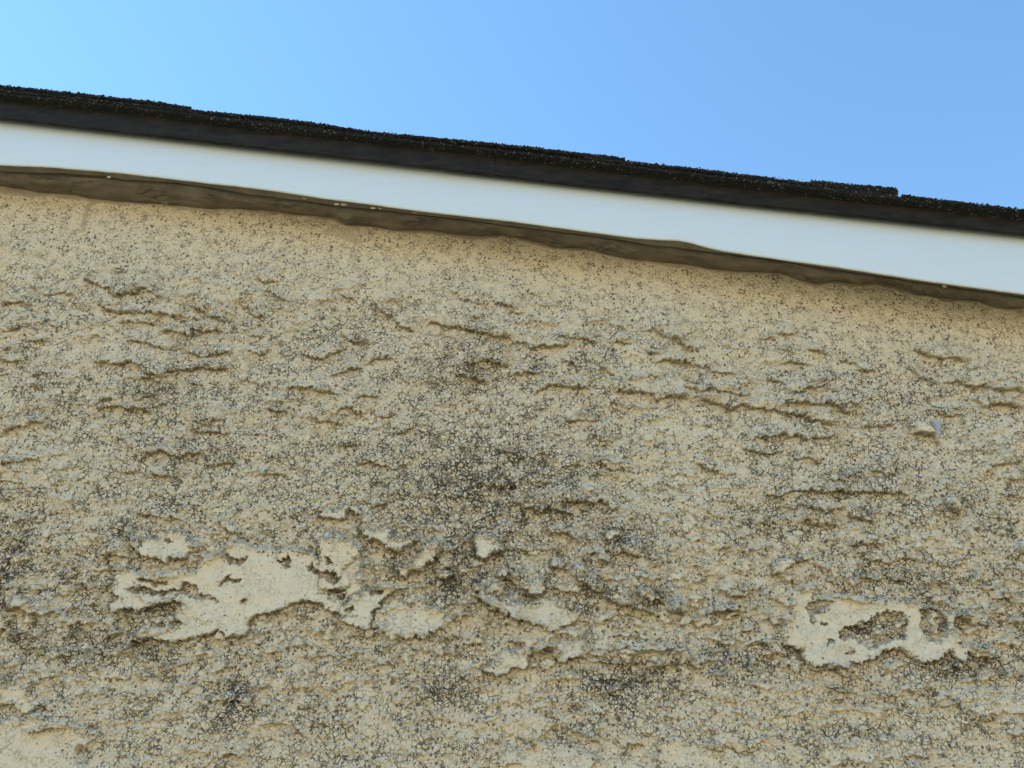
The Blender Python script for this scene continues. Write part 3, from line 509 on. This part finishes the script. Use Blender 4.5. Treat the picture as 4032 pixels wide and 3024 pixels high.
    # overlapping shallow trowel drags: crisp lower lip, feathered top
    for sc, am, o in ((17.0, 2.6, 0), (9.5, 1.5, 40)):
        ph = wz / sc + 1.5 * fbm(n3, wx / (sc * 2.8) + o, wz / (sc * 2.0), 3, .55) + .004 * wx
        fr = ph - np.floor(ph); row = np.floor(ph)
        msk = sst(.02, .26, fbm(n4, x / (sc * 2.6) + row * 7.3 + o, z / (sc * 1.6), 3, .6))
        lipd = fr * sc
        prof = np.exp(-lipd / (sc * .33)) * sst(0, .7, lipd)
        H += am * prof * msk * (1 - .45 * zone) * sst(45, 95, belowB) * (1 - .9 * plate) * (.45 + .55 * sst(-.2, .2, fbm(n1, x / 100 + 5, z / 80, 2)))
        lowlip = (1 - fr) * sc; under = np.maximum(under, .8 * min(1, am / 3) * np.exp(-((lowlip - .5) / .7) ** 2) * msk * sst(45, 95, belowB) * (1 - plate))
    # plates are a little undulating, never flat
    H += plate * fbm(n4, x / 12, z / 7, 3, .6) * .8
    crev_shade = np.clip((crack1 * broken * .5 + crack2 * broken2 * .9) * stain * 1.1 * rough + under * (.85 + .15 * stain), 0, 1)
    # hollows above: mildew in cracks plus shade painted beneath lips and rims
    top = sst(60, 20, belowB)
    warm = np.clip(warm * (.45 + .9 * n1(x / 14, z / 10)) + top * .3 * (1 - smear) + .25 * sst(.1, .5, fbm(n4, x / 60, z / 40, 3)), 0, 1) * (1 - .6 * stain)
    H *= 0.00145
    Y = -H; Z = Z - 0.30 * np.maximum(H, -.001)             # wet render sags: lower lips overhang a little
    me = grid_mesh("wall", X, Y, Z)
    at = me.attributes.new("wear_shade", 'FLOAT_COLOR', 'POINT')
    at.data.foreach_set('color', np.stack([stain, plate, warm, crev_shade], -1).astype(np.float32).ravel())
    a2 = me.attributes.new("smear", 'FLOAT', 'POINT'); a2.data.foreach_set('value', smear.astype(np.float32).ravel())
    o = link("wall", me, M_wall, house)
    tag(o, "rough tan stucco wall face with black mildew and raised trowelled patches")
    return o, xs, ts, Y
wall, WXS, WTS, WY = build_wall()

# rest of the house box
def box(name, lo, hi, m, parent, bevel=0):
    bm = bmesh.new(); bmesh.ops.create_cube(bm, size=1)
    for v in bm.verts:
        v.co = Vector([lo[i] if v.co[i] < 0 else hi[i] for i in range(3)])
    if bevel: bmesh.ops.bevel(bm, geom=bm.edges[:], offset=bevel, segments=2, affect='EDGES')
    me = bpy.data.meshes.new(name); bm.to_mesh(me); bm.free(); return link(name, me, m, parent)
def prism(name, outline, y0, y1, m, parent):
    """outline (x,z) counter-clockwise seen from the front, extruded from y0 to y1"""
    n = len(outline); bm = bmesh.new()
    a = [bm.verts.new((p[0], y0, p[1])) for p in outline]; b = [bm.verts.new((p[0], y1, p[1])) for p in outline]
    for i in range(n): bm.faces.new((a[i], a[(i + 1) % n], b[(i + 1) % n], b[i]))
    bm.faces.new(a[::-1]); bm.faces.new(b); bmesh.ops.recalc_face_normals(bm, faces=bm.faces[:])
    me = bpy.data.meshes.new(name); bm.to_mesh(me); bm.free(); return link(name, me, m, parent)
ztop = lambda x: float(li(D, x)) - 0.02
box("side_wall", (RIGHT_END - .15, .03, 0), (RIGHT_END, 6.0, ztop(RIGHT_END)), M_plain, house)
box("side_wall", (LEFT_END, .03, 0), (LEFT_END + .15, 6.0, ztop(LEFT_END)), M_plain, house)
prism("back_wall", [(LEFT_END + .16, 0), (RIGHT_END - .16, 0), (RIGHT_END - .16, ztop(RIGHT_END) - .01), (LEFT_END + .16, ztop(LEFT_END + .16) - .01)], 5.85, 5.99, M_plain, house)

# ------------------------------------------------------------------ fascia board
XD = np.concatenate([np.linspace(LEFT_END - .2, -.7, 12)[:-1], np.linspace(-.7, .7, 900), np.linspace(.7, RIGHT_END + .2, 12)[1:]])
nz9 = Noise(9)
def sweep(name, rows, m, parent, smooth=True):
    """rows: list of (y array, z array) along XD -> one closed skin"""
    X = np.array([XD] * len(rows)); Y = np.array([np.broadcast_to(r[0], XD.shape) for r in rows]); Z = np.array([r[1] for r in rows])
    return link(name, grid_mesh(name, X, Y, Z, smooth), m, parent)
zF = li(F, XD) + .0005 * fbm(nz9, XD * 60, XD * 0 + 4, 3); zD = li(D, XD); zG = li(G, XD)
# thickness of the board follows the traced back edge of its underside
bow = 0.0006 * nz9(XD * 3, XD * 0)
yb = YG + 0 * XD
fas = sweep("fascia_board", [(YF + .012, zD + .020), (YF + bow, zD + .020), (YF + bow, zD + .006), (YF + bow, zD - .002), (YF + bow, zD * .5 + zF * .5), (YF + bow, zF + .0016), (YF + bow + .0003, zF + .0007), (YF + bow + .0010, zF + .0001),
     (YF + bow + .0018, zF)], M_fascia, house, True)
tag(fas, "smooth white painted fascia board with a wavy lower edge")
# painted underside of the board: same sealant-coloured paint, bumpy
def skin(name, p0, p1, nrow, ffun, m, parent):
    t = np.linspace(0, 1, nrow)[:, None]
    X = np.repeat(XD[None], nrow, 0); Y = p0[0][None] * (1 - t) + p1[0][None] * t; Z = p0[1][None] * (1 - t) + p1[1][None] * t
    dy, dz = ffun(X, np.repeat(t, X.shape[1], 1)); return link(name, grid_mesh(name, X, Y + dy, Z + dz), m, parent)
na, nb_ = Noise(21), Noise(22)
def fs(X, t):
    x = X * 1000; e = np.sin(np.pi * np.clip(t, 0, 1))
    return 0 * X, (-0.0009 * fbm(na, x / 24, t * 2, 3, .6) - .0004 * nb_(x / 4, t * 3)) * e
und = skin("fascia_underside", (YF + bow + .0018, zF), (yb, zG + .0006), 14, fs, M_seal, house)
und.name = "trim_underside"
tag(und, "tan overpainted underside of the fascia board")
# ------------------------------------------------------------------ sealant bead filling the gap between board and wall
zB = li(B, XD)
def build_sealant():
    nr = 90; t = np.linspace(0, 1, nr)[:, None] + 0 * XD[None]; X = np.repeat(XD[None], nr, 0); x = X * 1000
    # first stretch climbs into the crease behind the board, then the bead sags and meets the wall
    y0 = YG + .0015; z0 = zG + .0006
    recess = .0035 + .0035 * np.clip(.5 + 1.6 * na(XD * 1000 / 70, XD * 0 + 2), 0, 1) + .004 * sst(.19, .30, XD)
    Yl = y0 * (1 - t) + YB * t; Zl = z0[None] * (1 - t) + zB[None] * t
    up = recess[None] * np.exp(-((t - .04) / .11) ** 2) * sst(0, .02, t)
    sag = .0042 * np.sin(np.pi * t) ** .8 * sst(.08, .5, t)
    # folds: diagonal, long wrinkles dragged by the finger
    q = x / 46 + 1.5 * fbm(nb_, x / 60, t * 1.5, 2); v = t * 3.4 + x / 140 + .6 * fbm(na, x / 33, t * 2, 2)
    fold = np.abs(fbm(na, q, v, 3, .55)); fold = 1 - sst(0, .16, fold)
    fold2 = 1 - sst(0, .10, np.abs(nb_(x / 75 + 5, t * 5 + x / 260)))
    smooth_ = fbm(nb_, x / 30, t * 2.2, 3, .5)
    env = sst(0, .12, t) * sst(1.0, .88, t)
    disp = (-.0040 * smooth_ + (.0026 * fold - .0026 * fold2) * sst(-.1, .3, na(x / 50 + 3, t))) * env
    lip = .0016 * np.exp(-((t - .9) / .05) ** 2)
    Z = Zl + up - sag * .55 + disp * .9 - lip * .5; Y = Yl - sag * .6 - disp * .6 - lip * .8
    end = sst(.95, 1, t); Y = Y * (1 - end) + (.006) * end
    o = link("sealant", grid_mesh("sealant", X, Y, Z), M_seal, house)
    tag(o, "wrinkled tan sealant bead smeared along the wall under the fascia"); return o
seal = build_sealant()
# pale paint flakes stuck below the board
rnd = random.Random(7)
for u, v, s in [(1202,778,14),(1327,806,9),(1354,804,13),(1470,820,10),(1497,823,6),(1635,836,12),(1779,844,8),(1078,761,7),(3717,1126,11),(430,700,8)]:
    x, z = px(u, v, YG - .004); k = s * .00028
    bm = bmesh.new(); bmesh.ops.create_icosphere(bm, subdivisions=2, radius=1)
    for q in bm.verts: q.co = Vector((x + q.co.x * k * rnd.uniform(.7, 1.1), YG - .005 + q.co.y * .0007 * rnd.uniform(.7, 1.2), z + q.co.z * k * .75 * rnd.uniform(.7, 1.1)))
    me = bpy.data.meshes.new("paint_flake"); bm.to_mesh(me); bm.free(); link("paint_flake", me, M_flake, und)

# grey putty smear on the stucco
def relief(x, z):
    i = np.clip(np.searchsorted(WXS, x), 0, len(WXS) - 1); j = np.clip(np.searchsorted(WTS, z), 0, len(WTS) - 1); return WY[j, i]
P = w(3, parse("1632,1045 1665,1042 1692,1052 1690,1090 1688,1135 1676,1178 1662,1172 1650,1130 1640,1090"))
gx = np.linspace(P[:, 0].min() - .001, P[:, 0].max() + .001, 60); gz = np.linspace(P[:, 1].min() - .001, P[:, 1].max() + .001, 90)
GX, GZ = np.meshgrid(gx, gz); sdv, _ = poly_sdf(P, GX + .0006 * na(GX * 400, GZ * 400), GZ); sdv *= 1000
ysm = min(relief(P[:, 0].mean(), P[:, 1].mean()), relief(P[:, 0].mean(), P[:, 1].max() - .004)) - .0012
GY = ysm - .0018 * np.clip(sst(-.3, 2.0, sdv), 0, 1) - .0004 * na(GX * 300, GZ * 900) + .006 * sst(.0, -.4, sdv)
ps = link("putty_smear", grid_mesh("putty_smear", GX, GY, GZ), M_putty, wall); tag(ps, "small pale grey putty smear")

# ------------------------------------------------------------------ drip edge: two lapped metal lengths
def drip(x0, x1, dy, name="drip_edge"):
    xs = np.arange(x0, x1, .0025) if x1 - x0 < 2 else np.concatenate([np.linspace(x0, x1, 40)])
    xs = np.unique(np.concatenate([np.linspace(x0, x1, 60), np.arange(max(x0, -.7), min(x1, .7), .002)]))
    zb = li(D, xs); zt_ = li(L, xs) - .0005
    wob = .0004 * nz9(xs * 22, xs * 0 + dy * 900); yf = YD - dy
    rows = [(yf + .0048 + wob, zb + .0030), (yf + .0042 + wob, zb - .0001), (yf + .0010 + wob, zb - .0003), (yf - .0002 + wob, zb + .0004), (yf - .0007 + wob, zb + .0014), (yf - .0004 + wob, zb + .0024), (yf + .0009 + wob, zb + .0030),
            (yf + .0013 + wob, zb + .0045), (yf + .0011 + wob, (zb + zt_) / 2), (yf + .0011 + wob, zt_ - .002), (yf + .0011 + wob, zt_), (.05 + 0 * xs, zt_)]
    X = np.array([xs] * len(rows)); Y = np.array([np.broadcast_to(r[0], xs.shape) for r in rows]); Z = np.array([np.broadcast_to(r[1], xs.shape) for r in rows])
    # small dents
    Y = Y + .00035 * fbm(nz9, X * 90, Z * 90, 3)
    me = grid_mesh(name, X, Y, Z); o = link(name, me, M_drip, house)
    md = o.modifiers.new("thickness", 'SOLIDIFY'); md.thickness = .0006; md.offset = -1
    return o
seam = px(1948, 640, YD)[0]
tag(drip(LEFT_END - .2, seam, .0011), "upper dark metal drip edge length left of the lap joint")
tag(drip(seam - .05, RIGHT_END + .2, 0.0), "lower dark metal drip edge length right of the lap joint")

# ------------------------------------------------------------------ roof: deck and overlapping shingles
XR = np.array([LEFT_END - .2, RIGHT_END + .2])
dk = [(XR[0], float(li(L, XR[0])) - .014), (XR[1], float(li(L, XR[1])) - .014), (XR[1], float(li(L, XR[1])) - .0015), (XR[0], float(li(L, XR[0])) - .0015)]
xk = np.unique(np.concatenate([XR, L[(L[:, 0] > XR[0]) & (L[:, 0] < XR[1]), 0]])); zk = li(L, xk)
roof = prism("roof", [(a, b - .012) for a, b in zip(xk, zk)] + [(a, b - .0022) for a, b in list(zip(xk, zk))[::-1]], -.018, 6.1, M_wood, house)
tag(roof, "low pitched shingle roof edge")
rs = np.random.RandomState(3)
def shingle(x0, x1, topf, thick, yedge, grains=1.0, depth=6.1):
    """one course: thin slab with ragged granule-covered rake edge; topf(x) is its upper surface"""
    near0, near1 = max(x0, -.75), min(x1, .75)
    xs = np.unique(np.concatenate([np.linspace(x0, x1, 8), np.arange(near0, near1, .0011)])) if near1 > near0 else np.linspace(x0, x1, 8)
    zt = topf(xs); seed = rs.randint(1000)
    jag = .0007 * fbm(nz9, xs * 330 + seed, xs * 0 + 2, 3, .7) + .0010 * fbm(nz9, xs * 95 + seed, xs * 0 + 12, 3, .6) + .0005 * np.maximum(0, nz9(xs * 520 + seed, xs * 0 + 7))
    jy = .0011 * fbm(nz9, xs * 150 + seed, xs * 0 + 5, 3, .7)
    rows = [(.02 + 0 * xs, zt - thick), (yedge + .002 + jy, zt - thick), (yedge + jy, zt - thick * .8 + jag * .4), (yedge + .0002 - jy, zt - thick * .5), (yedge - .0003 + jy, zt - thick * .2 + jag), (yedge + .0008, zt + jag),
            (yedge + .004, zt + jag * .4), (.05 + 0 * xs, zt), (depth + 0 * xs, zt)]
    X = np.array([xs] * len(rows)); Y = np.array([np.broadcast_to(r[0], xs.shape) for r in rows]); Z = np.array([r[1] for r in rows])
    nr, nc = X.shape; co = np.stack([X, Y, Z], -1).reshape(-1, 3)
    i = np.arange(nr - 1)[:, None] * nc + np.arange(nc - 1)[None]; q = np.stack([i, i + 1, i + nc + 1, i + nc], -1).reshape(-1, 4)
    cap = []
    for c in (0, nc - 1):
        idx = [r * nc + c for r in range(nr)]
        for k in range((nr - 2) // 2 + 1):
            a, b, c2, d = idx[k], idx[k + 1], idx[nr - 2 - k], idx[nr - 1 - k]
            if k + 1 <= nr - 2 - k: cap.append([a, b, c2, d])
    q = np.vstack([q, np.array(cap)])
    # loose granules standing on the edge
    span = max(0, near1 - near0); ng = int(1700 * span * grains)
    if ng:
        gx = rs.uniform(near0, near1, ng); face = rs.rand(ng)
        gy = np.where(face < .45, yedge + rs.uniform(-.0004, .006, ng), yedge + rs.uniform(-.0008, .0003, ng))
        gz = np.where(face < .45, topf(gx) + rs.uniform(.0000, .0009, ng), topf(gx) - thick * np.where(rs.rand(ng) < .6, .25 * rs.rand(ng), .85 + .2 * rs.rand(ng)))
        r = rs.uniform(.00045, .0011, ng) * (1 + .7 * (rs.rand(ng) > .88))
        oct_ = np.array([[1, 0, 0], [0, 1, 0], [-1, 0, 0], [0, -1, 0], [0, 0, 1], [0, 0, -1]], float)
        V = oct_[None] * r[:, None, None] * rs.uniform(.65, 1.25, (ng, 6, 1)) + np.stack([gx, gy, gz], -1)[:, None]
        T = np.array([[0, 1, 4, 4], [1, 2, 4, 4], [2, 3, 4, 4], [3, 0, 4, 4], [1, 0, 5, 5], [2, 1, 5, 5], [3, 2, 5, 5], [0, 3, 5, 5]])
        tri = T[:, :3]
    bm = bmesh.new(); me = raw_mesh("shingle", co, q, False)
    if ng:
        bm.from_mesh(me); base = V.reshape(-1, 3)
        vs = [bm.verts.new(p) for p in base]
        for g in range(ng):
            o6 = g * 6
            for a, b, c in tri: bm.faces.new((vs[o6 + a], vs[o6 + b], vs[o6 + c]))
        bm.to_mesh(me)
    bm.free(); return link("shingle", me, M_shing, roof)
def top(pts, y=None):
    A = ext(pl(pts, YS if y is None else y)); return lambda x: np.interp(x, A[:, 0], A[:, 1])
X_ = lambda u, v=600: float(px(u, v, YS)[0])
# starter layer along the whole edge
shingle(LEFT_END - .2, RIGHT_END + .2, lambda x: li(L, x), .0026, YS + .002)
# second layer, hidden in the gap at left, becomes the skyline right of the first butt
tM = top([(0,349),(497,402),(711,424),(746,429),(1100,463),(1273,486),(1497,520),(1597,528),(2100,577),(2248,595),(2457,619)])
shingle(LEFT_END - .2, X_(2460), tM, .0026, YS + .0005)
shingle(X_(120), X_(1560), lambda x: np.maximum(li(L, x) + .0018, tM(x) - .0045), .0022, YS + .0025, .5)
tA = top([(0,335),(497,388),(640,404),(711,417)])
shingle(LEFT_END - .2, X_(713), tA, .0026, YS - .0005)
tC = top([(1497,540),(2100,592),(2467,632),(2696,655),(3100,705),(3168,714),(3499,746)])
shingle(X_(2300), X_(3499), tC, .0028, YS + .0006)
shingle(X_(2900), X_(3497), lambda x: tC(x) - .0032, .0034, YS + .0018, .5)
tC2 = top([(3174,707),(3300,719),(3400,729),(3497,737)])
shingle(X_(3172), X_(3496), tC2, .0030, YS - .0002)
tE = top([(3512,761),(3700,783),(4032,822)])
shingle(X_(3509), RIGHT_END + .2, tE, .0026, YS + .0004)

# ------------------------------------------------------------------ ground: short dark turf by the wall, a pale bank added opposite to bounce sunlight back
gx = np.concatenate([[-2500, -900, -300, -120], np.linspace(-60, 60, 61), [120, 300, 900, 2500]])
gy = np.concatenate([[-2500, -900, -300, -120, -60], np.linspace(-30, 12, 85), [30, 90, 300, 900, 2500]])
GX, GY = np.meshgrid(gx, gy)
gh = 5.5 * sst(-4.5, -15.0, GY) + .25 * fbm(Noise(31), GX / 6, GY / 6, 3) * sst(-4, -8, GY) - .01
g = link("ground", grid_mesh("ground", GX, GY, gh), M_ground)
tag(g, "dark turf and an added pale bank bouncing sunlight onto the house", kind="structure")
